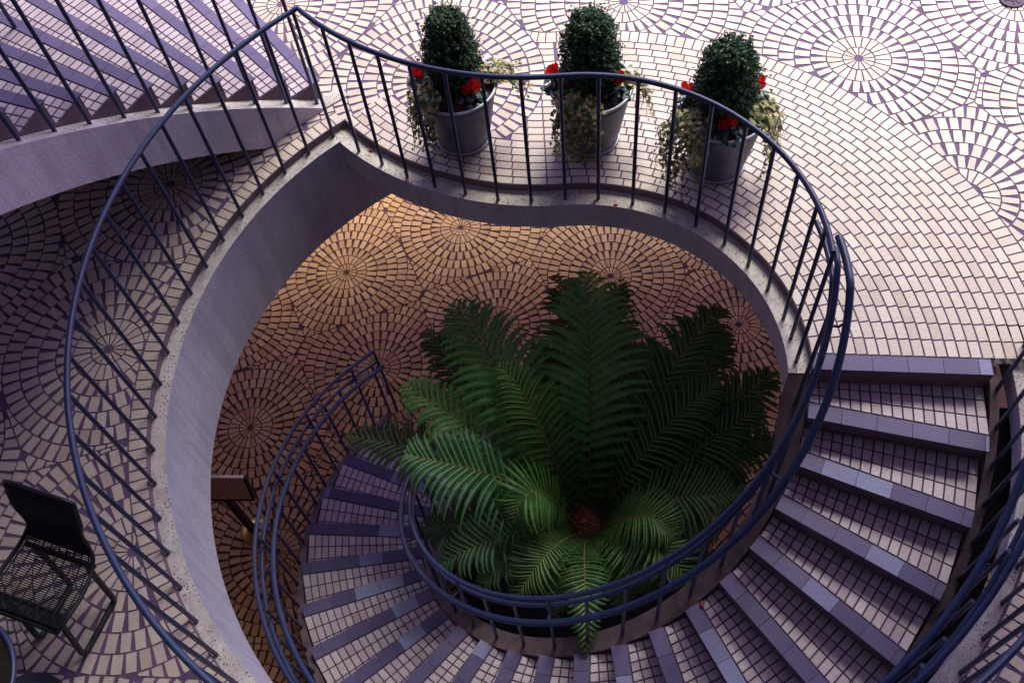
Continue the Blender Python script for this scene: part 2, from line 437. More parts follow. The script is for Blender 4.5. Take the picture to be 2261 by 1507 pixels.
# running bond courses along the S-shaped edge, starting straight from the stair nosing
NC = 21
PIT = BW / NC
def not_pot(x, y): return hypot(x - CP[0], y - CP[1]) - CPR - G / 2
for i in range(NC):
    d0, d1 = i * PIT + G / 2, (i + 1) * PIT - G / 2
    if i == 0: d0 = .006
    ra = AB + .085 + (d0 + d1) / 2
    step = .108 / ra
    t = T0 + .0955 / ra + (.0 if i else .0)
    while t < THJ:
        t1 = min(t + step, THJ + .0)
        g = G / 2 / ra
        if t1 - t > .02 / ra:
            pts = [pol(C0, AB + .085 + dd, a) for dd, aa in ((d0, (t + g, (t + t1) / 2, t1 - g)), (d1, (t1 - g, (t + t1) / 2, t + g))) for a in aa]
            pts = clip(pts, not_pot)
            if len(pts) >= 3 and area(pts) > .0008: mb.prism(pts, -.004, random.uniform(-.0006, .0006), 1)
        t = t1
    rb = AR2 - .085 - (d0 + d1) / 2
    tend = atan2(corner(RT, .085)[1] - CB[1], corner(RT, .085)[0] - CB[0]) % (2 * pi)
    b = THJ + pi; stepb = .108 / rb
    off = (i % 2) * .5
    while b > BEND:
        b1 = max(b - stepb, BEND); bm = (b + b1) / 2
        if i < 6 or bm > BCP:
            g = G / 2 / rb
            pts = [pol(CB, AR2 - .085 - dd, a) for dd, aa in ((d0, (b - g, bm, b1 + g)), (d1, (b1 + g, bm, b - g))) for a in aa]
            if i >= 6: pts = clip(pts, not_pot)
            if len(pts) >= 3 and area(pts) > .0008: mb.prism(pts, -.004, random.uniform(-.0006, .0006), 1)
        b = b1
# soldier course outside the band
d0, d1 = BW + G / 2, BW + U - G / 2
t = T0
while t < THJ:
    ra = AB + .085 + BW; st = (WT + G) / ra
    pts = [pol(C0, AB + .085 + dd, a) for dd, a in ((d0, t), (d0, t + st - G / ra), (d1, t + st - G / ra), (d1, t))]
    pts = clip(pts, not_pot); pts = clip(pts, lambda x, y: 9 if x < 2 or y > 2.62 else -1) if len(pts) >= 3 else []
    if len(pts) >= 3: mb.prism(pts, -.004, random.uniform(-.0006, .0006), 1)
    t += st
b = THJ + pi
while b > BCP:
    rb = AR2 - .085 - BW; st = (WT + G) / rb
    pts = [pol(CB, AR2 - .085 - dd, a) for dd, a in ((d0, b), (d0, b - st + G / rb), (d1, b - st + G / rb), (d1, b))]
    pts = clip(pts, not_pot)
    if len(pts) >= 3: mb.prism(pts, -.004, 0, 1)
    b -= st
# header course along the round edge
t = ring_start(RT, .085) + .005
while t < TE - .02:
    st = (WT + G) / RT
    pts = [pol(C0, rr, a) for rr, a in ((RT + .004, t), (RT + .004, t + st - G / RT), (RT + U - .006, t + st - G / RT), (RT + U - .006, t))]
    mb.prism(pts, -.004, random.uniform(-.0006, .0006), 1)
    t += st
# grout sheet with the opening cut out, its underside and its edge faces
def sheet_with_hole(mb, outer, hole, z, mi, flip=False):
    vs = [Vector((*p, 0)) for p in outer] + [Vector((*p, 0)) for p in hole]
    tri = tessellate_polygon([[Vector((*p, 0)) for p in outer], [Vector((*p, 0)) for p in hole]])
    fs = []
    for a, b_, c_ in tri:
        A, B_, C_ = vs[a], vs[b_], vs[c_]
        cr = (B_ - A).cross(C_ - A).z
        f = [a, b_, c_] if cr > 0 else [c_, b_, a]
        fs.append(f[::-1] if flip else f)
    mb.add([(v.x, v.y, z) for v in vs], fs, mi)
OUT = [(-4.5, -6), (5.6, -6), (5.6, 8.2), (-4.5, 8.2)]
sheet_with_hole(mb, OUT, HOLE, -.004, 0)
sheet_with_hole(mb, OUT, HOLE, -.34, 3, True)
hc = HOLE + [HOLE[0]]
mb.strip([(*p, -.004) for p in hc], [(*p, -.34) for p in hc], 2, False)
plaza = struct(mb.build('plaza', [M_grout, M_tile, M_edge, M_slab]))

# lower floor
mb = MB()
LG = [(-1.562, 6.005), (-.361, 6.369), (1.054, 5.506), (-.116, 5.13), (-1.293, 4.833), (-2.52, 4.392), (-2.267, 3.149), (2.15, 4.75), (2.35, 6.0), (.9, 7.0), (2.6, 3.5), (-2.75, 5.65), (-1.25, 3.55), (-3.5, 3.5)]
lc = fill_centres(LG, -5, 4.5, -.5, 8.5, 1.15, 3)
for c in lc:
    def allow(x, y, k):
        if not (-4.2 < x < 3.6 and .8 < y < 7.9): return False
        return hypot(x - C0[0], y - C0[1]) > .95
    fan(mb, c, [o for o in lc if o is not c], FLOOR - .004, FLOOR, allow, [], 1.3)
mb.add([(-200, -200, FLOOR - .004), (200, -200, FLOOR - .004), (200, 200, FLOOR - .004), (-200, 200, FLOOR - .004)], [[0, 1, 2, 3]], 0)
struct(mb.build('lower_floor', [M_brgrout, M_lamplit]))

# ------------------------------------------------------------------ concrete rim of the opening
rim = thing('concrete_rim', 'curving concrete rim with pebbly coping around the round stair opening', 'concrete rim')
mb = MB()
z = LED
mb.strip([(*p, z) for p in ringC], [(*p, z) for p in ringT])
mb.strip([(*p, z) for p in armT], [(*p, z) for p in armC])
for cv in (ringC, armC): pass
led = [pol(C0, 2.21, t) for t in lin(R(360 - 9), TE, 5)]; led2 = [pol(C0, RC, t) for t in lin(R(360 - 9), TE, 5)]
mb.strip([(*p, z) for p in led], [(*p, z) for p in led2])
mb.build('coping', M_cope, rim)
def wall_in(c, rad, t0, t1, ztop, zbot, back, n=120):
    mb = MB(); A = [pol(c, rad, t) for t in lin(t0, t1, n)]; B = [pol(c, back, t) for t in lin(t0, t1, n)]
    mb.strip([(*p, ztop) for p in A], [(*p, zbot) for p in A]); mb.strip([(*p, zbot) for p in A], [(*p, zbot) for p in B])
    mb.strip([(*p, zbot) for p in B], [(*p, -.3) for p in B]); return mb
tc = ring_start(RC, -.035)
m1 = wall_in(C0, RC, tc, R(296), LED, -.80, RC + .22)
m3 = wall_in(C0, RC, R(296), TE, LED, -.20, RC + .3, 50); m1.add(m3.v, m3.f, 0, True)
# the wall runs on under the tongue of deck beyond the corner
mm = wall_in(C0, RC, tc - .17, tc, -.272, -.80, RC + .22, 12)
m1.add(mm.v, mm.f, 0, True)
e = [pol(C0, RC, tc - .17), pol(C0, RC + .22, tc - .17)]
m1.poly([(*e[0], -.272), (*e[0], -.8), (*e[1], -.8), (*e[1], -.272)])
e = [pol(C0, RC, R(351)), pol(C0, 2.21, R(351))]
m1.build('ring_wall', M_fascia, rim)
mb = MB()
B = arm(.10)
mb.strip([(*p, LED) for p in armC], [(*p, -.27) for p in armC]); n_ = len(armC)
mb.strip([(*p, -.27) for p in armC], [(*p, -.27) for p in armT])
mb.build('fascia', M_fascia2, rim)

# ------------------------------------------------------------------ stairs
def zline(t): return RISE * (t - T0) / DT
def helix(c, r, t0, t1, zf, n=160): return [pol(c, r, t, zf(t)) for t in lin(t0, t1, n)]
def stringer(c, r0, r1, t0, t1, top, bot, name_mats, parent, name, n=160):
    mb = MB()
    a = helix(c, r0, t0, t1, top, n); b = helix(c, r1, t0, t1, top, n); a2 = helix(c, r0, t0, t1, bot, n); b2 = helix(c, r1, t0, t1, bot, n)
    mb.strip(a, b, 0); mb.strip(a2, a, 1); mb.strip(b, b2, 1); mb.strip(b2, a2, 1)
    for i in (0, -1): mb.poly([a[i], a2[i], b2[i], b[i]], 1)
    o = mb.build(name, name_mats, parent); return o
def step(parent, c, tf, dt, z, Rin, Rout, depth_low, ncol, nrow, only_nosing=False, nd=.088, nm=None):
    """one step: front edge at angle tf, tread running dt counter-clockwise behind it"""
    fx, fy = cos(tf), sin(tf); px, py = -fy, fx
    F = lambda r, off: (c[0] + r * fx + px * off, c[1] + r * fy + py * off)
    Bk = lambda r: pol(c, r, tf + dt + .012)
    st = None
    mb = MB()
    if only_nosing:
        pts = [F(Rin, .016), F(Rout, .016), F(Rout, nd + .004), F(Rin, nd + .004)]
        mb.prism(pts, z - depth_low, z - .006, 1, True, 1)
    else:
        pts = [F(Rin, .016), F(Rout, .016)] + [Bk(Rout), Bk(Rin)]
        mb.prism(pts, z - depth_low, z - .006, 0, True, 1)
    st = mb.build('step', [M_stgrout, M_riser], parent)
    mb = MB(); r = Rin; L = .185; first = random.uniform(.10, L)
    while r < Rout - .01:
        r1 = min(r + (first if r == Rin else L), Rout)
        mb.prism([F(r + .0015, -.004), F(r1 - .0015, -.004), F(r1 - .0015, nd), F(r + .0015, nd)], z - .010, z, 0, True)
        r = r1
    mb.build('nosing', nm or M_nose, st)
    if only_nosing: return
    mb = MB(); w_ = (Rout - Rin) / ncol
    for i in range(ncol):
        ra, rb = Rin + i * w_ + .0048, Rin + (i + 1) * w_ - .0048
        for j in range(nrow):
            v0, v1 = j / nrow, (j + 1) / nrow
            def Q(r, v, e):
                a = Vector(F(r, nd + .006)); b = Vector(Bk(r)); q = a.lerp(b, v); dd = (b - a).normalized(); q = q + dd * e; return (q.x, q.y)
            mb.prism([Q(ra, v0, .0045), Q(rb, v0, .0045), Q(rb, v1, -.0045), Q(ra, v1, -.0045)], z - .006, z + random.uniform(-.0006, .0004), 0)
    mb.build('tread_tiles', M_step, st)
stair = thing('spiral_staircase', 'tiled spiral staircase winding down from the plaza around the tree fern', 'staircase', group='tiled curving staircases')
step(stair, C0, T0, DT, 0, 1.272, 2.208, .17, 17, 3, True)
for k in range(1, 22):
    step(stair, C0, T0 - DT * k, DT, -RISE * k, 1.272, 2.208, .17 if k < 21 else .15, 17, 3)
TB = T0 - DT * 21.6
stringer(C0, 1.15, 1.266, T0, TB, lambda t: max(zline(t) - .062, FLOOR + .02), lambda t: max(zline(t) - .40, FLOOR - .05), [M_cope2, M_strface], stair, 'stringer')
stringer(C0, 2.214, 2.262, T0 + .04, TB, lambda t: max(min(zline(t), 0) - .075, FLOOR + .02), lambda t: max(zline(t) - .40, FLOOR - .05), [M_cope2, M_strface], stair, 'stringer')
mb = MB(); mb.strip(helix(C0, 1.266, T0, TB, lambda t: max(zline(t) - .37, FLOOR - .03)), helix(C0, 2.214, T0, TB, lambda t: max(zline(t) - .37, FLOOR - .03)))
mb.build('soffit', M_fascia2, stair)
mb = MB(); mb.strip(helix(C0, 2.255, T0 - .03, R(-110), lambda t: zline(t) - .22, 90), helix(C0, 2.40, T0 - .03, R(-110), lambda t: max(zline(t) - .22, -9), 90)); mb.build('gap_shade_strip', M_dark, stair)  # dark strip painting the shade in the gap between stringer and rim

C2 = (.44821, 2.51735); T2, D2 = 2.09995, .0703896
z2 = lambda t: .15 * (1 + (t - T2) / D2)
us = thing('upper_staircase', 'wide curving staircase with violet nosings climbing from the plaza at upper left', 'staircase', group='tiled curving staircases')
for k in range(1, 23):
    step(us, C2, T2 + D2 * (k - 1), D2, .15 * k, 2.921, 5.0, .17 if k > 1 else .15, 38, 3, nd=.064, nm=M_nose2)
TT2 = T2 + D2 * 22
stringer(C2, 2.815, 2.918, T2 - .045, TT2, lambda t: max(z2(t) - .185, .012), lambda t: max(z2(t) - .55, -.002), [M_cope, M_fascia2], us, 'stringer')
stringer(C2, 5.003, 5.11, T2 - .045, TT2, lambda t: max(z2(t) - .185, .012), lambda t: max(z2(t) - .55, -.002), [M_cope, M_fascia2], us, 'stringer')
mb = MB(); mb.strip(helix(C2, 2.918, T2, TT2, lambda t: max(z2(t) - .45, .003)), helix(C2, 5.003, T2, TT2, lambda t: max(z2(t) - .45, .003)))
mb.build('soffit', M_slab, us)
# terrace at the head of the upper stair, where the photographer stands
mb = MB()
ta = lin(TT2, R(338), 60)
i_ = [pol(C2, 2.62, t) for t in ta]; o_ = [pol(C2, 9.5, t) for t in ta]
mb.strip([(*p, 3.30) for p in i_], [(*p, 3.30) for p in o_]); mb.strip([(*p, 2.95) for p in o_], [(*p, 2.95) for p in i_]); mb.strip([(*p, 2.95) for p in i_], [(*p, 3.30) for p in i_]); mb.strip([(*p, 3.30) for p in o_], [(*p, 2.95) for p in o_])
for i in (0, -1): mb.poly([(*i_[i], 3.3), (*o_[i], 3.3), (*o_[i], 2.95), (*i_[i], 2.95)])
struct(mb.build('upper_terrace', [M_slab]))

# unseen building added to shape the light: roof slab shades, walls block and bounce
bld = thing('light_shaping_building', 'unseen tower and roof added behind and above the viewpoint to shape the light', 'building')
mb = MB()
SL = [(-14, -9), (8.6, -9), (8.6, 2.0), (6.6, 5.5), (5.2, 6.7), (2.8, 7.4), (.5, 8.1), (-1.7, 8.85), (-5, 10), (-14, 10)]
OC = [pol((1.0, 2.85), 1.75, t) for t in lin(0, 2 * pi, 41)[:-1]]      # round hole added to let sky light down on the fern
sheet_with_hole(mb, SL, OC, 6.6, 0, True); sheet_with_hole(mb, SL, OC, 7.0, 0)
for cv in (SL + SL[:1], OC + OC[:1]): mb.strip([(*p, 6.6) for p in cv], [(*p, 7.0) for p in cv], 0, False)
mb.build('shade_roof', M_slab, bld)  # added roof, out of view, outlined to shade the stairs and left side
mb = MB(); mb.prism([(-14, -9.5), (14, -9.5), (14, -5.5), (-10, -5.5), (-10, 12), (-14, 12)], FLOOR, 34, 0); mb.build('unseen_tower_wall', M_tower, bld)
mb = MB(); mb.prism([(9.5, -5.5), (14, -5.5), (14, 1.0), (9.5, 1.0)], FLOOR, 34, 0); mb.build('light_block_wall', M_tower, bld)  # added out of view to cut low light from the right

# ------------------------------------------------------------------ railings
def baluster(parent, p, z0, z1, r=.0115, first={}):
    L = round(z1 - z0, 4)
    if L not in first:
        mb = MB(); mb.tube([(0, 0, 0), (0, 0, L)], r, 8); o = mb.build('baluster', M_paint, parent); first[L] = o
    else:
        o = first[L].copy(); col.objects.link(o); o.parent = parent
    o.location = (p[0], p[1], z0); return o
g = thing('guard_railing', 'navy steel guard railing following the round edge and S-curve of the opening', 'railing', group='navy steel railings')
ZT = .985
ac = arm(0, 60, R(-9))
xc, yc = corner(RBAL, 0)
tcn = atan2(yc - C0[1], xc - C0[0])
path = [pol(C0, RBAL, t, ZT) for t in lin(R(355), tcn, 170)] + [(*p, ZT) for p in ac[::-1][1:]]
mb = MB(); mb.tube(path, .0155, 10); mb.build('top_rail', M_paint, g)
t = R(123.8)
while t < R(354): baluster(g, pol(C0, RBAL, t), LED, ZT - .01); t += R(4.98)
for a in (-8.1, -.8, 5.7, 15.6, 25.1, 34.7, 45, 55.1, 65, 75.3, 85.1): baluster(g, pol(C0, AB + .012, R(a)), LED, ZT - .01)
for p in ((.242, 3.935), (.038, 3.985), (-.159, 4.067), (-.346, 4.161), (-.518, 4.281), (-.673, 4.413), (-.82, 4.555)): baluster(g, p, LED, ZT - .01)

ZN = lambda t, h: max(min(zline(t), 0), FLOOR) + h
def smooth_line(h, lvl=None):
    def f(t):
        z = zline(t)
        if z > -.0: z = 0
        return max(z, -RISE * 21.75) + h
    return f
ir = thing('stair_railing', 'triple navy railing on the inner side of the spiral stair around the fern', 'railing', group='navy steel railings')
TEND = R(-228)
for nm, rr, h, t_start, rad in (('top_rail', 1.205, .965, R(-7), .0155), ('mid_rail', 1.205, .845, R(5), .0135), ('handrail', 1.295, .81, R(1), .0195)):
    mb = MB(); mb.tube(helix(C0, rr, t_start, TEND, smooth_line(h), 200), rad, 10); mb.build(nm, M_paint, ir)
i = 0
for k in range(0, 22):
    t = R(-17.8) - DT * k
    if t < TEND: break
    baluster(ir, pol(C0, 1.205, t), round(ZN(t, -.07), 3), round(smooth_line(.845 if k % 3 else .96)(t), 3))
    if k % 3 == 0:
        mb = MB(); q = smooth_line(.81)(t); mb.tube([pol(C0, 1.205, t, q - .06), pol(C0, 1.27, t, q - .065), pol(C0, 1.293, t, q - .015)], .007, 6); mb.build('bracket', M_paint, ir)
baluster(ir, pol(C0, 1.205, TEND), FLOOR, round(smooth_line(.965)(TEND), 3), .0125)
orl = thing('stair_railing', 'triple navy railing on the outer side of the spiral stair, ending on the lower floor', 'railing', group='navy steel railings')
for nm, rr, h, t_start, rad in (('top_rail', 2.282, .94, R(-9), .0155), ('mid_rail', 2.274, .79, R(-9), .0135), ('handrail', 2.20, .78, R(-9), .0195)):
    mb = MB(); mb.tube(helix(C0, rr, t_start, TEND, smooth_line(h), 220), rad, 10); mb.build(nm, M_paint, orl)
k = 0; t = R(-12.5)
while t > TEND + .03:
    baluster(orl, pol(C0, 2.25, t), round(ZN(t, -.08), 3), round(smooth_line(.79 if k % 3 else .935)(t), 3))
    if k % 6 == 0:
        mb = MB(); q = smooth_line(.78)(t); mb.tube([pol(C0, 2.262, t, q - .06), pol(C0, 2.21, t, q - .065), pol(C0, 2.20, t, q - .015)], .007, 6); mb.build('bracket', M_paint, orl)
    t -= DT / 2; k += 1
mb = MB(); q = smooth_line(.94)(TEND)
mb.tube([pol(C0, 2.282, TEND, q), pol(C0, 2.268, TEND, q - .2), pol(C0, 2.25, TEND, FLOOR)], .0135, 8); mb.build('end_post', M_paint, orl)
for side, rr, rh, nm in (('inner', 2.872, 2.95, 'inner'), ('outer', 5.05, 4.97, 'outer')):
    u = thing('upper_stair_railing', 'dark navy balusters along the %s edge of the upper left staircase' % ('near, lower' if side == 'inner' else 'far, outer'), 'railing', group='navy steel railings')
    f = lambda t, h: z2(t) + h
    mb = MB(); mb.tube(helix(C2, rr, T2 - .02, TT2, lambda t: f(t, .80), 100), .0155, 8); mb.build('top_rail', M_paint, u)
    mb = MB(); mb.tube(helix(C2, rh, T2 - .02, TT2, lambda t: f(t, .68), 100), .0195, 8); mb.build('handrail', M_paint, u)
    for k in range(22):
        t = 2.128 + D2 * k + (0 if side == 'inner' else .02)
        baluster(u, pol(C2, rr, t), round(max(f(t, -.19), 0), 3), round(f(t, .795), 3))

hr = thing('centre_handrail', 'dark steel handrail on widely spaced posts along the middle of the upper staircase', 'handrail', group='navy steel railings')
mb = MB(); mb.tube(helix(C2, 4.02, T2 + D2 * 4.5, TT2, lambda t: z2(t) + .8, 90), .0195, 8); mb.build('rail', M_paint, hr)
for k in (5.2, 11.2, 17.2):
    t = T2 + D2 * k; baluster(hr, pol(C2, 4.02, t), round(.15 * (floor(k) + 1), 3), round(z2(t) + .79, 3), .0135)

# ------------------------------------------------------------------ tree fern
TB_ = (C0[0] + .0, C0[1] - .21)
CZ = -2.02
mb = MB()
mb.lathe([(1.03, FLOOR + .012), (1.03, FLOOR + .06), (.95, FLOOR + .06), (.0, FLOOR + .07)], C0, 48)
bed = struct(mb.build('planting_bed', M_dark))
fern = thing('tree_fern', 'large tree fern with arching green fronds filling the centre of the stairwell', 'fern', (TB_[0], TB_[1], FLOOR))
def loc(p): return (p[0] - TB_[0], p[1] - TB_[1], p[2] - FLOOR)
mb = MB()
mb.tube([loc((TB_[0], TB_[1], FLOOR + .02 + i * .08)) for i in range(16)], [.10 + .012 * sin(i * 2.3) for i in range(16)], 12)
mb.build('trunk', M_twig, fern)
mb = MB()
rnd = random.Random(4)
for i in range(260):
    a = rnd.uniform(0, 6.28); r0 = rnd.uniform(0, .085); h = rnd.uniform(.02, .075); b = Vector((r0 * cos(a), r0 * sin(a), CZ - FLOOR + .10 - r0 * .5))
    tip = b + Vector((cos(a + rnd.uniform(-.5, .5)) * h * .5, sin(a) * h * .5, h)); s_ = Vector((-sin(a), cos(a), 0)) * .006
    mb.add([b - s_, b + s_, tip], [[0, 1, 2]], 0)
mb.build('crown', M_rust, fern)
def bez(P, t):
    a = [P[i].lerp(P[i + 1], t) for i in range(3)]; b = [a[0].lerp(a[1], t), a[1].lerp(a[2], t)]; return b[0].lerp(b[1], t)
def frond(tip, kind, wid=.30, lift=.25, droop=.10, npin=27, side=0, seed=0, base_frac=.055):
    if kind in ('dark', 'dull'): npin = 31
    rnd = random.Random(seed)
    T = Vector(tip) + Vector((C0[0] - TB_[0], C0[1] - TB_[1], -FLOOR))
    hd = Vector((T.x, T.y, 0)); Lh = hd.length; hd.normalize()
    sd = Vector((-hd.y, hd.x, 0))
    P0 = Vector((hd.x * .075, hd.y * .075, CZ - FLOOR - .03))
    far = tip[1] > .3 or abs(tip[0]) > .9
    P1 = P0 + hd * Lh * .28 + Vector((0, 0, (T.z - P0.z) * .55 + lift * (.75 if far else .9))) + sd * side
    P2 = (P0.lerp(T, .69) + Vector((0, 0, lift * .62 + droop * .6)) if far else T - hd * Lh * .34 + Vector((0, 0, droop + lift * .3))) + sd * side
    P1 = P1 + sd * rnd.uniform(-.07, .07); P2 = P2 + sd * rnd.uniform(-.09, .09) + Vector((0, 0, rnd.uniform(-.03, .05)))
    P = [P0, P1, P2, T]
    N = 36
    C = [bez(P, i / N) for i in range(N + 1)]
    Ln = sum((C[i + 1] - C[i]).length for i in range(N))
    mb = MB()
    mb.tube(C, [.0085 * (1 - .85 * i / N) + .001 for i in range(N + 1)], 5, 2)
    for s in (-1, 1):
        for k in range(npin):
            u_ = base_frac + (1 - base_frac) * (k + .3 + rnd.uniform(-.15, .15) + (.25 if s > 0 else 0)) / npin
            if u_ > .992: continue
            c = bez(P, u_); tg = (bez(P, min(u_ + .01, 1)) - bez(P, max(u_ - .01, 0))).normalized()
            lat = tg.cross(Vector((0, 0, 1)))
            if lat.length < .05: lat = sd.copy()
            lat = lat.normalized() * s; nrm = (lat.cross(tg) * s).normalized()
            if nrm.z < 0: nrm = -nrm
            x = (u_ - base_frac) / (1 - base_frac)
            prof = min(1, .36 + x * 2.4) * (min(1, (1 - x) * 2.15) ** .66)
            L = wid * (1.26 if far else 1.16) * prof * rnd.uniform(.86, 1.08) * (.5 if rnd.random() < .03 else 1)
            if L < .018: continue
            ang = R(82) - x * R(34) + rnd.uniform(-.06, .06)
            d0 = (lat * sin(ang) + tg * cos(ang)).normalized()
            roll_ = rnd.uniform(-.12, .12)
            nseg = 6; pp = []
            for j in range(nseg + 1):
                v = j / nseg
                p = c + d0 * L * v + nrm * L * .12 * sin(v * pi * .9) + Vector((0, 0, -1)) * L * (.10 if far else .18) * v ** 2.2 + tg * L * (.14 * sin(v * pi * .8) - .10 * v * v)
                pp.append(p)
            # midrib
            for j in range(nseg):
                a, b = pp[j], pp[j + 1]; sdn = (b - a).cross(nrm).normalized(); w0 = .0034 * (1 - j / nseg) + .0009; w1 = .0034 * (1 - (j + 1) / nseg) + .0009; up_ = nrm * .0015
                mb.add([a - sdn * w0 + up_, a + sdn * w0 + up_, b + sdn * w1 + up_, b - sdn * w1 + up_], [[0, 1, 2, 3]], 1)
            # pinnules
            q = max(4, int(L / .0098)); pw = min(Ln / npin * .58, .15 * L + .009)
            for j in range(q):
                v = (j + .5) / q; f = v * nseg; i0 = min(int(f), nseg - 1); p = pp[i0].lerp(pp[i0 + 1], f - i0); td = (pp[i0 + 1] - pp[i0]).normalized()
                sdn = td.cross(nrm).normalized(); ll = pw * (1 - v ** 1.6 * .85) * rnd.uniform(.85, 1.1); hw = L / q * (.58 if kind in ('dark', 'dull') else .50)
                for s2 in (-1, 1):
                    e = p + sdn * s2 * ll + td * ll * .42 - nrm * ll * (.25 + roll_ * s2)
                    m_ = p.lerp(e, .55)
                    mb.add([p - td * hw * .9, m_ - td * hw * 1.05 , e, m_ + td * hw * .95, p + td * hw * .9], [[0, 1, 2, 3, 4] if s2 < 0 else [4, 3, 2, 1, 0]], 0)
    return mb.build('frond', [FERN[kind], M_mid, M_stem], fern)
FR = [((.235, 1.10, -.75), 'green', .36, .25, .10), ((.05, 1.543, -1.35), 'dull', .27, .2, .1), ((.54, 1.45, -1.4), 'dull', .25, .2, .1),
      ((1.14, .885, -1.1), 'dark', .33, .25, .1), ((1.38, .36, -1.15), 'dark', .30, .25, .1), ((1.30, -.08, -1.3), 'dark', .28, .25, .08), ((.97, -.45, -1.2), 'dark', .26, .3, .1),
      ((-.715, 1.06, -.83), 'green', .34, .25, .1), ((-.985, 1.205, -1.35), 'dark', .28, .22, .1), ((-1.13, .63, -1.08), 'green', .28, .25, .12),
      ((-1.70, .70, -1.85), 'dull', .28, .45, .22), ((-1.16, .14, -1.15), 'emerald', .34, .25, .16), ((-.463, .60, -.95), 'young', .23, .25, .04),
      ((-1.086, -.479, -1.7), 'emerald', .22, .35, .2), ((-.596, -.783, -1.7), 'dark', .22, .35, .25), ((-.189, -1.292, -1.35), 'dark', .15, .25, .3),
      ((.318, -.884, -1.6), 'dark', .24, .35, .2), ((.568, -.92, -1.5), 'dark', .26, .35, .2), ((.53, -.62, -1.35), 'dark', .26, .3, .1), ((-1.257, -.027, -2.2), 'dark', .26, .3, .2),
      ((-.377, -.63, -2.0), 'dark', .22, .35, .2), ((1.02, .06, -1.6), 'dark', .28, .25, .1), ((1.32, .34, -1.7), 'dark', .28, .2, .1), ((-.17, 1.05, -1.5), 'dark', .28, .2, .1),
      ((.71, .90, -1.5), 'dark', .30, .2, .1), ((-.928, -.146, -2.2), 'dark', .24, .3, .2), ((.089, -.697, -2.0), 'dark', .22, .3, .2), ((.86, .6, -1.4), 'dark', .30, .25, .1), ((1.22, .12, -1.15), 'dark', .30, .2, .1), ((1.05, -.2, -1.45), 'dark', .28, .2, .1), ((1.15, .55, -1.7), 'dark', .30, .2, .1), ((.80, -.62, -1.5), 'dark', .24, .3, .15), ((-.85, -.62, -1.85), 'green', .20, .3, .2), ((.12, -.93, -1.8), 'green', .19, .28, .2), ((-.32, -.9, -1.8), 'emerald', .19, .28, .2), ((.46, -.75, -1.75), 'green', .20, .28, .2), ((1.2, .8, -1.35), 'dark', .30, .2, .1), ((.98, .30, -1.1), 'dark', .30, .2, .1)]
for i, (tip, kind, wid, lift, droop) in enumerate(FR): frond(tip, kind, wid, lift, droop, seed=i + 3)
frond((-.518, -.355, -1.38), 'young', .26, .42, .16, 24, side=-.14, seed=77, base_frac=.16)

# ------------------------------------------------------------------ planters
def orient(nrm, spin):
    q = Vector(nrm).to_track_quat('Z', 'Y').to_matrix(); return q @ Matrix.Rotation(spin, 3, 'Z')
def add_leaf(mb, p, nrm, spin, L, W, mi=0, fold=.15):
    m = orient(nrm, spin)
    vs = [(0, -L * .5, 0), (W * .5, -L * .05, fold * W), (W * .34, L * .28, fold * W * .6), (0, L * .5, 0), (-W * .34, L * .28, fold * W * .6), (-W * .5, -L * .05, fold * W)]
    vs = [Vector(p) + m @ Vector(v) for v in vs]
    mb.add(vs, [[0, 1, 2, 3], [0, 3, 4, 5]], mi)
def ivy_leaf(mb, p, nrm, spin, S, mi=0):
    m = orient(nrm, spin); pr = [(0, -.25), (.28, -.42), (.30, -.12), (.58, .02), (.26, .18), (.0, .62), (-.26, .18), (-.58, .02), (-.30, -.12), (-.28, -.42)]
    vs = [Vector(p) + m @ Vector((x * S, y * S, -.12 * S * (abs(x) + abs(y)))) for x, y in pr]
    mb.add(vs, [list(range(10))], mi)
POTS = [((-.121, 4.501), 'leftmost', R(200), 1), ((.689, 4.344), 'middle', R(232), 2), ((1.410, 3.984), 'rightmost', R(222), 3)]
RB_, RR_, HP = .168, .248, .46
def pot_r(z): return RB_ + (RR_ - RB_) * z / HP
which = {'leftmost': 'beside the S-curve of the railing', 'middle': 'between the two other tubs', 'rightmost': 'nearest the stair head'}
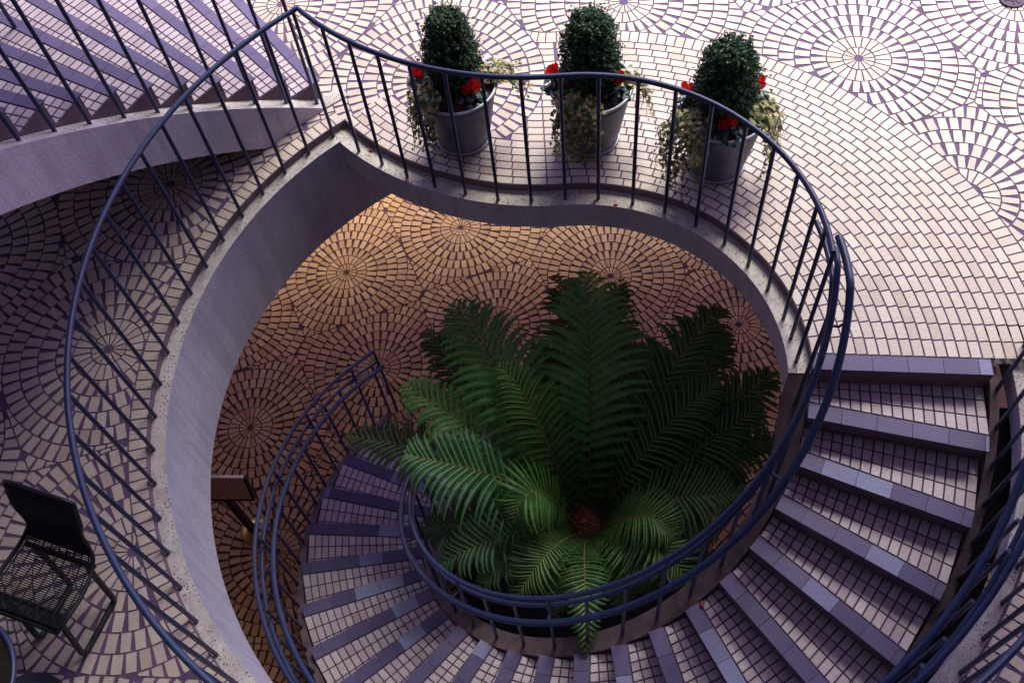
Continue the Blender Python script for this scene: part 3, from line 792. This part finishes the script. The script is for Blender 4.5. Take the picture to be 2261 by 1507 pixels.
def make_pot(x, y, pos, ha, seed):
    t = thing('metal_planter', '%s of the three grey galvanized tubs, standing %s' % (pos, which[pos]), 'planter', (x, y, 0), 'galvanized tubs behind the railing')
    mb = MB()
    mb.lathe([(0, .012), (RB_ - .004, .012), (RB_ + .004, .0), (RB_ + .006, .022), (RB_, .03)] + [(pot_r(z), z) for z in (.1, .2, .3, .4, .45)] + [(pot_r(.45) - .006, .44), (pot_r(.40) - .01, .38)], n=56)
    tub = mb.build('tub', M_zinc, t)
    mb = MB(); mb.tube([(RR_ * cos(a), RR_ * sin(a), HP - .005) for a in lin(0, 2 * pi, 57)[:-1]], .011, 8, closed=True); mb.build('rim', M_zincrim, tub)
    mb = MB(); mb.tube([((RB_ + .006) * cos(a), (RB_ + .006) * sin(a), .018) for a in lin(0, 2 * pi, 57)[:-1]], .008, 8, closed=True); mb.build('foot_ring', M_zincrim, tub)
    for a in (ha, ha + pi):
        mb = MB(); rr = pot_r(.30) + .004
        o = Vector((cos(a), sin(a), 0)); s_ = Vector((-sin(a), cos(a), 0))
        pts = [o * (rr + .022 * sin(pi * u)) + s_ * .052 * cos(pi * u) + Vector((0, 0, .33 - .075 * sin(pi * u))) for u in lin(0, 1, 13)]
        mb.tube(pts, .006, 6)
        for sgn in (-1, 1): mb.box(o * rr + s_ * .052 * sgn + Vector((0, 0, .335)), (.006, .016, .014), Matrix.Rotation(a, 3, 'Z'))
        mb.build('handle', M_zincrim, tub)
    mb = MB(); rnd = random.Random(seed)
    prof = [(0, .43), (.12, .432), (.20, .425), (pot_r(.415) - .012, .415)]
    mb.lathe(prof[::-1], n=30)
    for i in range(260):
        a = rnd.uniform(0, 6.28); r = .22 * sqrt(rnd.random()); mb.box((r * cos(a), r * sin(a), .432), (rnd.uniform(.005, .012), rnd.uniform(.004, .008), .004), Matrix.Rotation(rnd.uniform(0, 3), 3, 'Z') @ Matrix.Rotation(rnd.uniform(-.5, .5), 3, 'X'))
    mb.build('mulch', M_soil, t)
def make_box(x, y, pos, seed, rad, top):
    rnd = random.Random(seed); z0 = .44
    t = thing('boxwood_shrub', 'clipped dark green boxwood growing in the %s tub' % pos, 'shrub', (x, y, z0), 'clipped boxwoods in tubs')
    mb = MB(); H = top - z0
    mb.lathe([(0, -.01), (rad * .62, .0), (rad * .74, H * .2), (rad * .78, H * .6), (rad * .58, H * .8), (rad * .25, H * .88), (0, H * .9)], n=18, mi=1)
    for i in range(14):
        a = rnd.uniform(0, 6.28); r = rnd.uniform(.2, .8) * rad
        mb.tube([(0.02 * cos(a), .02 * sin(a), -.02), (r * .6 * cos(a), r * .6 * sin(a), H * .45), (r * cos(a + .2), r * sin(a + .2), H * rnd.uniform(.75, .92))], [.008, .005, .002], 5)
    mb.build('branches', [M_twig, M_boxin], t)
    mb = MB()
    # sprigs: many short shoots crowded in the outer shell, each with a rosette of small leaves
    ns = 1250
    for i in range(ns):
        u = rnd.random()
        if u < .26:
            r = rad * .72 * sqrt(rnd.random()); a = rnd.uniform(0, 6.28); z = H * (.90 + .07 * cos(r / rad * 1.6)) + rnd.gauss(0, .016); n0 = Vector((cos(a) * r / rad * .8, sin(a) * r / rad * .8, 1))
        else:
            a = rnd.uniform(0, 6.28); z = rnd.uniform(.015, .93) * H; bul = .86 + .20 * sin(pi * min(1, z / H * .85 + .12)); lump = 1 + .09 * sin((2 + seed % 3) * a + seed * 1.7) * sin(z * 15 + seed)
            r = rad * bul * lump * (1 - rnd.random() ** 3 * .35); n0 = Vector((cos(a), sin(a), .45))
            if z < .1: r *= .9
            if z > .62 * H: r *= 1 - .42 * ((z / H - .62) / .38) ** 1.6
        b = Vector((r * cos(a), r * sin(a), z)); n0.normalize(); ln = rnd.uniform(.018, .048) if rnd.random() > .07 else rnd.uniform(.05, .085)
        for j in range(9):
            v = j / 8; p = b + n0 * ln * v; an = rnd.uniform(0, 6.28)
            side = orient(n0, an) @ Vector((1, 0, 0)); nn = (n0 * .6 + side * .6 + Vector((0, 0, .35)))
            add_leaf(mb, p + side * .008, nn, rnd.uniform(0, 6.28), rnd.uniform(.015, .022), rnd.uniform(.010, .015))
    mb.build('foliage', M_box, t)
def make_cyclamen(x, y, lab, seed, nflow, dirv, spread=.075):
    rnd = random.Random(seed)
    t = thing('cyclamen_plant', lab, 'flower', (x, y, .43), 'red cyclamens in the tubs')
    mb = MB(); st = MB()
    for i in range(34):
        a = rnd.uniform(0, 6.28); r = spread * sqrt(rnd.random()) * 1.2; h = .02 + .05 * (1 - r / (spread * 1.25)) + rnd.uniform(-.008, .015)
        p = Vector((r * cos(a), r * sin(a), h)); S = rnd.uniform(.030, .048)
        m = orient(Vector((cos(a) * .55, sin(a) * .55, 1)), a + rnd.uniform(-1, 1)); vs = []
        for j in range(11):
            b = 2 * pi * j / 11; rr = S * .55 * (1 - .35 * max(0, cos(b - pi)) ** 4); vs.append(p + m @ Vector((rr * cos(b), rr * sin(b), .004 * cos(3 * b) - .2 * rr * rr / S)))
        vs.append(p + m @ Vector((0, 0, .003)))
        mb.add(vs, [[j, (j + 1) % 11, 11] for j in range(11)], 0)
        st.tube([(0, 0, -.005), tuple(p * .6), tuple(p)], .0014, 4)
    mb.build('leaves', M_cyleaf, t)
    fm = MB()
    for i in range(int(nflow * 1.6)):
        a = rnd.uniform(0, 6.28); r = .045 * sqrt(rnd.random())
        p = Vector((r * cos(a) + dirv[0] * .02, r * sin(a) + dirv[1] * .02, rnd.uniform(.085, .125)))
        st.tube([(0, 0, 0), (p.x * .4, p.y * .4, p.z * .6), tuple(p)], .0014, 4)
        for j in range(5):
            b = 2 * pi * j / 5 + rnd.uniform(-.3, .3); o = Vector((cos(b), sin(b), 0)); s_ = Vector((-sin(b), cos(b), 0)); Lp = rnd.uniform(.032, .046)
            q = [p, p + o * .010 + s_ * .007 + Vector((0, 0, .004)), p + o * .016 + s_ * .015 + Vector((0, 0, Lp * .6)), p + o * .020 + Vector((0, 0, Lp)), p + o * .016 - s_ * .015 + Vector((0, 0, Lp * .6)), p + o * .010 - s_ * .007 + Vector((0, 0, .004))]
            fm.add(q, [[0, 1, 2, 3], [0, 3, 4, 5]], 0)
    fm.build('petals', M_petal, t); st.build('stems', M_vine, t)
def make_ivy(px, py, lab, seed, angles, nstr, drop=(.2, .42), out=.05, mound=70):
    """ivy rooted inside the rim: a mound on the rim and strands trailing over it"""
    rnd = random.Random(seed); a0 = sum(angles) / 2
    bx, by = px + .19 * cos(a0), py + .19 * sin(a0)
    t = thing('ivy_plant', lab, 'ivy', (bx, by, .44), 'variegated ivies trailing from the tubs')
    L = MB(); S = MB(); O = Vector((bx, by, .44))
    for i in range(nstr):
        a = rnd.uniform(*angles); dz = rnd.uniform(*drop); P = [Vector((px + .17 * cos(a0) + .02 * cos(a), py + .17 * sin(a0) + .02 * sin(a), .45)), Vector((px + (RR_ + .03 + out * .4) * cos(a), py + (RR_ + .03 + out * .4) * sin(a), .52)),
             Vector((px + (RR_ + .03 + out) * cos(a), py + (RR_ + .03 + out) * sin(a), .40)), Vector((px + (RR_ + .02 + out * rnd.uniform(.2, 1.7)) * cos(a + rnd.uniform(-.25, .25)), py + (RR_ + .02 + out * rnd.uniform(.2, 1.7)) * sin(a + rnd.uniform(-.25, .25)), max(.03, .45 - dz)))]
        n = 14; pts = [bez(P, j / n) - O for j in range(n + 1)]
        S.tube(pts, .0016, 4)
        for j in range(1, 24):
            u = j / 23; p = bez(P, u) - O; o = Vector((cos(a), sin(a), .5 + .8 * (1 - u))) + Vector((rnd.uniform(-.6, .6), rnd.uniform(-.6, .6), rnd.uniform(-.3, .5)))
            ivy_leaf(L, p + Vector((rnd.gauss(0, .013), rnd.gauss(0, .013), rnd.gauss(0, .008) + .006)), o, rnd.uniform(0, 6.28), rnd.uniform(.022, .046) * (1 - .3 * u))
    for i in range(mound):
        a = rnd.uniform(*angles); r = rnd.uniform(.15, RR_ + .06); ex = (angles[1] - angles[0]) * .05
        p = Vector((px + r * cos(a), py + r * sin(a), .47 + rnd.uniform(0, .06))) - O
        ivy_leaf(L, p, (cos(a) * .5 + rnd.uniform(-.5, .5), sin(a) * .5 + rnd.uniform(-.5, .5), 1), rnd.uniform(0, 6.28), rnd.uniform(.024, .042))
    L.build('leaves', M_ivy, t); S.build('stems', M_vine, t)
for (xy, pos, ha, sd_) in POTS: make_pot(*xy, pos, ha, sd_)
make_box(-.121, 4.515, 'leftmost', 21, .130, .955)
make_box(.689, 4.36, 'middle', 22, .140, .93)
make_box(1.410, 4.0, 'rightmost', 23, .146, .90)
make_cyclamen(-.121 - .205, 4.501 + .045, 'red cyclamen at the left rim of the leftmost tub', 31, 9, (-1, .3))
make_cyclamen(-.121 + .085, 4.501 - .135, 'broad red cyclamen at the front of the leftmost tub', 32, 11, (.3, -.2), .085)
make_cyclamen(.689 - .20, 4.344 + .03, 'red cyclamen at the left rim of the middle tub', 33, 8, (-.8, .6))
make_cyclamen(.689 + .135, 4.344 - .09, 'red cyclamen at the front right of the middle tub beside pale ivy', 34, 7, (0, 0))
make_cyclamen(1.410 - .19, 3.984 + .085, 'small red cyclamen at the back left of the rightmost tub', 35, 5, (-.5, .8))
make_cyclamen(1.410 + .205, 3.984 + .055, 'tall red cyclamen at the back right of the rightmost tub', 36, 9, (.3, 1))
make_cyclamen(1.410 - .03, 3.984 - .175, 'orange red cyclamen at the front of the rightmost tub', 37, 10, (0, 0), .085)
make_ivy(-.121, 4.501, 'variegated ivy hanging down the left side of the leftmost tub', 41, (R(188), R(240)), 17, (.22, .46), .045, 110)
make_ivy(-.121, 4.501, 'bushy variegated ivy spilling off the right rim of the leftmost tub', 42, (R(-16), R(30)), 13, (.02, .22), .12, 90)
make_ivy(.689, 4.344, 'large pale variegated ivy hanging down the front of the middle tub', 43, (R(208), R(276)), 22, (.22, .45), .03, 110)
make_ivy(.689, 4.344, 'variegated ivy spilling off the right side of the middle tub', 44, (R(-30), R(12)), 8, (.05, .28), .07, 60)
make_ivy(1.410, 3.984, 'wide variegated ivy trailing off the left side of the rightmost tub', 45, (R(174), R(236)), 20, (.2, .45), .11, 110)
make_ivy(1.410, 3.984, 'variegated ivy trailing off the right side of the rightmost tub', 46, (R(-56), R(10)), 18, (.15, .45), .06, 90)

# ------------------------------------------------------------------ cafe chair and table (lower left)
fx, fy = -.437, -.90
lx, ly = .90, -.437
def CH(s, l, z): return (s * fx + l * lx, s * fy + l * ly, z)
chair = thing('cafe_chair', 'black wire mesh chair on the shaded tiles at lower left', 'chair', (-2.184, 1.963, 0))
prof = [(-.01, .825), (.005, .79), (.03, .73), (.055, .66), (.07, .59), (.085, .53), (.12, .48), (.18, .455), (.26, .452), (.34, .458), (.41, .462), (.455, .45), (.47, .42)]
def interp(u):
    f = u * (len(prof) - 1); i = min(int(f), len(prof) - 2); k = f - i
    return (prof[i][0] + (prof[i + 1][0] - prof[i][0]) * k, prof[i][1] + (prof[i + 1][1] - prof[i][1]) * k)
def halfw(u): return .185 if u < .22 else .185 - .03 * sin(pi * min(1, (u - .22) / .26)) if u < .48 else .185 + .035 * sin(pi * (u - .48) / .52)
mb = MB()
us_ = lin(0, 1, 34)
loop = [CH(*[interp(u)[0], -halfw(u), interp(u)[1]]) for u in us_] + [CH(interp(1)[0], l, interp(1)[1]) for l in lin(-halfw(1), halfw(1), 8)[1:-1]] + [CH(interp(u)[0], halfw(u), interp(u)[1]) for u in us_[::-1]] + [CH(interp(0)[0], l, interp(0)[1] + .012) for l in lin(halfw(0), -halfw(0), 8)[1:-1]]
mb.tube(loop, .011, 8, closed=True); mb.build('frame', M_black, chair)
mb = MB()
for i in range(1, 92):
    u = i / 92; s_, z_ = interp(u); h = halfw(u) - .004
    sag = .012
    mb.tube([CH(s_, l, z_ - sag * (1 - (l / h) ** 2)) for l in (-h, -h * .5, 0, h * .5, h)], .0036, 4, cap=False)
for l in lin(-.9, .9, 9):
    mb.tube([CH(interp(u)[0], l * (halfw(u) - .004), interp(u)[1] - .012 * (1 - l * l) + .002) for u in us_], .0038, 4, cap=False)
mb.build('seat_mesh', M_black, chair)
mb = MB()
for s_ in (.15, .40): mb.tube([CH(s_, -.19, .43), CH(s_, .19, .43)], .014, 6)
mb.build('cross_bars', M_black, chair)
for sgn in (-1, 1):
    mb = MB()
    mb.tube([CH(.15, sgn * .15, .43), CH(.16, sgn * .14, .38), CH(.20, sgn * .13, .05), CH(.21, sgn * .13, .018), CH(.25, sgn * .13, .014), CH(.44, sgn * .13, .014), CH(.48, sgn * .13, .02), CH(.485, sgn * .13, .06), CH(.42, sgn * .14, .38), CH(.40, sgn * .15, .43)], .015, 8)
    mb.build('leg', M_black, chair)
tbl = thing('cafe_table', 'round black metal table edge at the lower left corner', 'table', (-2.54, 1.20, 0))
mb = MB(); mb.tube([(.30 * cos(a), .30 * sin(a), .715) for a in lin(0, 2 * pi, 49)[:-1]], .013, 8, closed=True); mb.build('rim', M_paint, tbl)
mb = MB(); mb.lathe([(0, .712), (.29, .712), (.29, .704), (0, .704)][::-1], n=48); mb.build('table_top', M_dark, tbl)
mb = MB(); mb.tube([(0, 0, .02), (0, 0, .704)], .025, 10); mb.build('pedestal', M_black, tbl)
mb = MB(); mb.lathe([(.22, .0), (.22, .012), (.03, .03), (0, .03)], n=32); mb.build('base', M_black, tbl)

# ------------------------------------------------------------------ sign stand on the lower floor
sg = thing('sign_stand', 'tan sign board on a dark post with round base, on the lower floor', 'sign', (-2.464, 3.364, FLOOR))
ax = Vector((-.987, .16, 0)); ny = Vector((-.16, -.987, 0))
rotm = Matrix(((ax.x, ny.x, 0), (ax.y, ny.y, 0), (0, 0, 1)))
ctr = Vector((-2.212, 3.322, 0)) + ax * .26 - Vector((-2.464, 3.364, 0))
tilt = rotm @ Matrix.Rotation(R(14), 3, 'X')
mb = MB(); mb.box((ctr.x, ctr.y, .84 + .14), (.26, .012, .14), tilt); mb.build('board', M_sign, sg)
mb = MB()
for dx, dz, hx, hz in ((0, -.142, .265, .009), (-.262, 0, .009, .15)):
    c_ = Vector((ctr.x, ctr.y, .98)) + tilt @ Vector((dx, 0, dz)); mb.box(c_, (hx, .016, hz), tilt)
mb.build('frame', M_signedge, sg)
mb = MB(); c_ = Vector((ctr.x, ctr.y, .98)) + tilt @ Vector((0, 0, .144)); mb.box(c_, (.26, .014, .005), tilt); mb.build('lit_top_edge', M_signlit, sg)  # pale strip painting the light caught by the board's top edge
mb = MB(); mb.box((0, 0, .44), (.030, .022, .43), rotm); mb.build('post', M_signedge, sg)
mb = MB(); mb.lathe([(.12, .0), (.12, .018), (.05, .035), (0, .035)], n=32); mb.build('base', M_brass, sg)
mb = MB(); mb.box((.085, .015, .050), (.05, .035, .03), rotm); mb.build('foot_plate', M_steel, sg)

# ------------------------------------------------------------------ small things
mb = MB(); mb.lathe([(.085, -.002), (.085, .004), (.06, .005), (.058, .001), (.03, .001), (.028, .005), (0, .005)], n=32)
for i in range(8): mb.box((.044 * cos(i * pi / 4), .044 * sin(i * pi / 4), .003), (.014, .005, .002), Matrix.Rotation(i * pi / 4, 3, 'Z'))
o = tag(mb.build('drain_cover', M_iron), 'round cast iron drain cover at the hub of the top right tile circle', 'drain cover'); o.location = (3.68, 5.03, .003)
def dry_leaf(p, lab, seed, S=.05):
    rnd = random.Random(seed); mb = MB(); add_leaf(mb, (0, 0, .008), (rnd.uniform(-.3, .3), rnd.uniform(-.3, .3), 1), rnd.uniform(0, 6), S, S * .6, 0, .35)
    o = tag(mb.build('fallen_leaf', M_leaf), lab, 'leaf', 'fallen dry leaves'); o.location = p
dry_leaf((-.996, 1.963, -1.95 + .002), 'rusty dry leaf lying on a lower stair tread left of the inner railing', 1)
dry_leaf((.866, 1.54, -.90), 'brown dry leaf at the inner end of a stair tread below the fern', 2)
dry_leaf((-.74, 4.55, LED), 'curled rust leaf on the coping near the rim corner', 3, .045)
dry_leaf((.75, 3.80, LED), 'small red leaf on the coping in front of the middle tub', 4, .04)
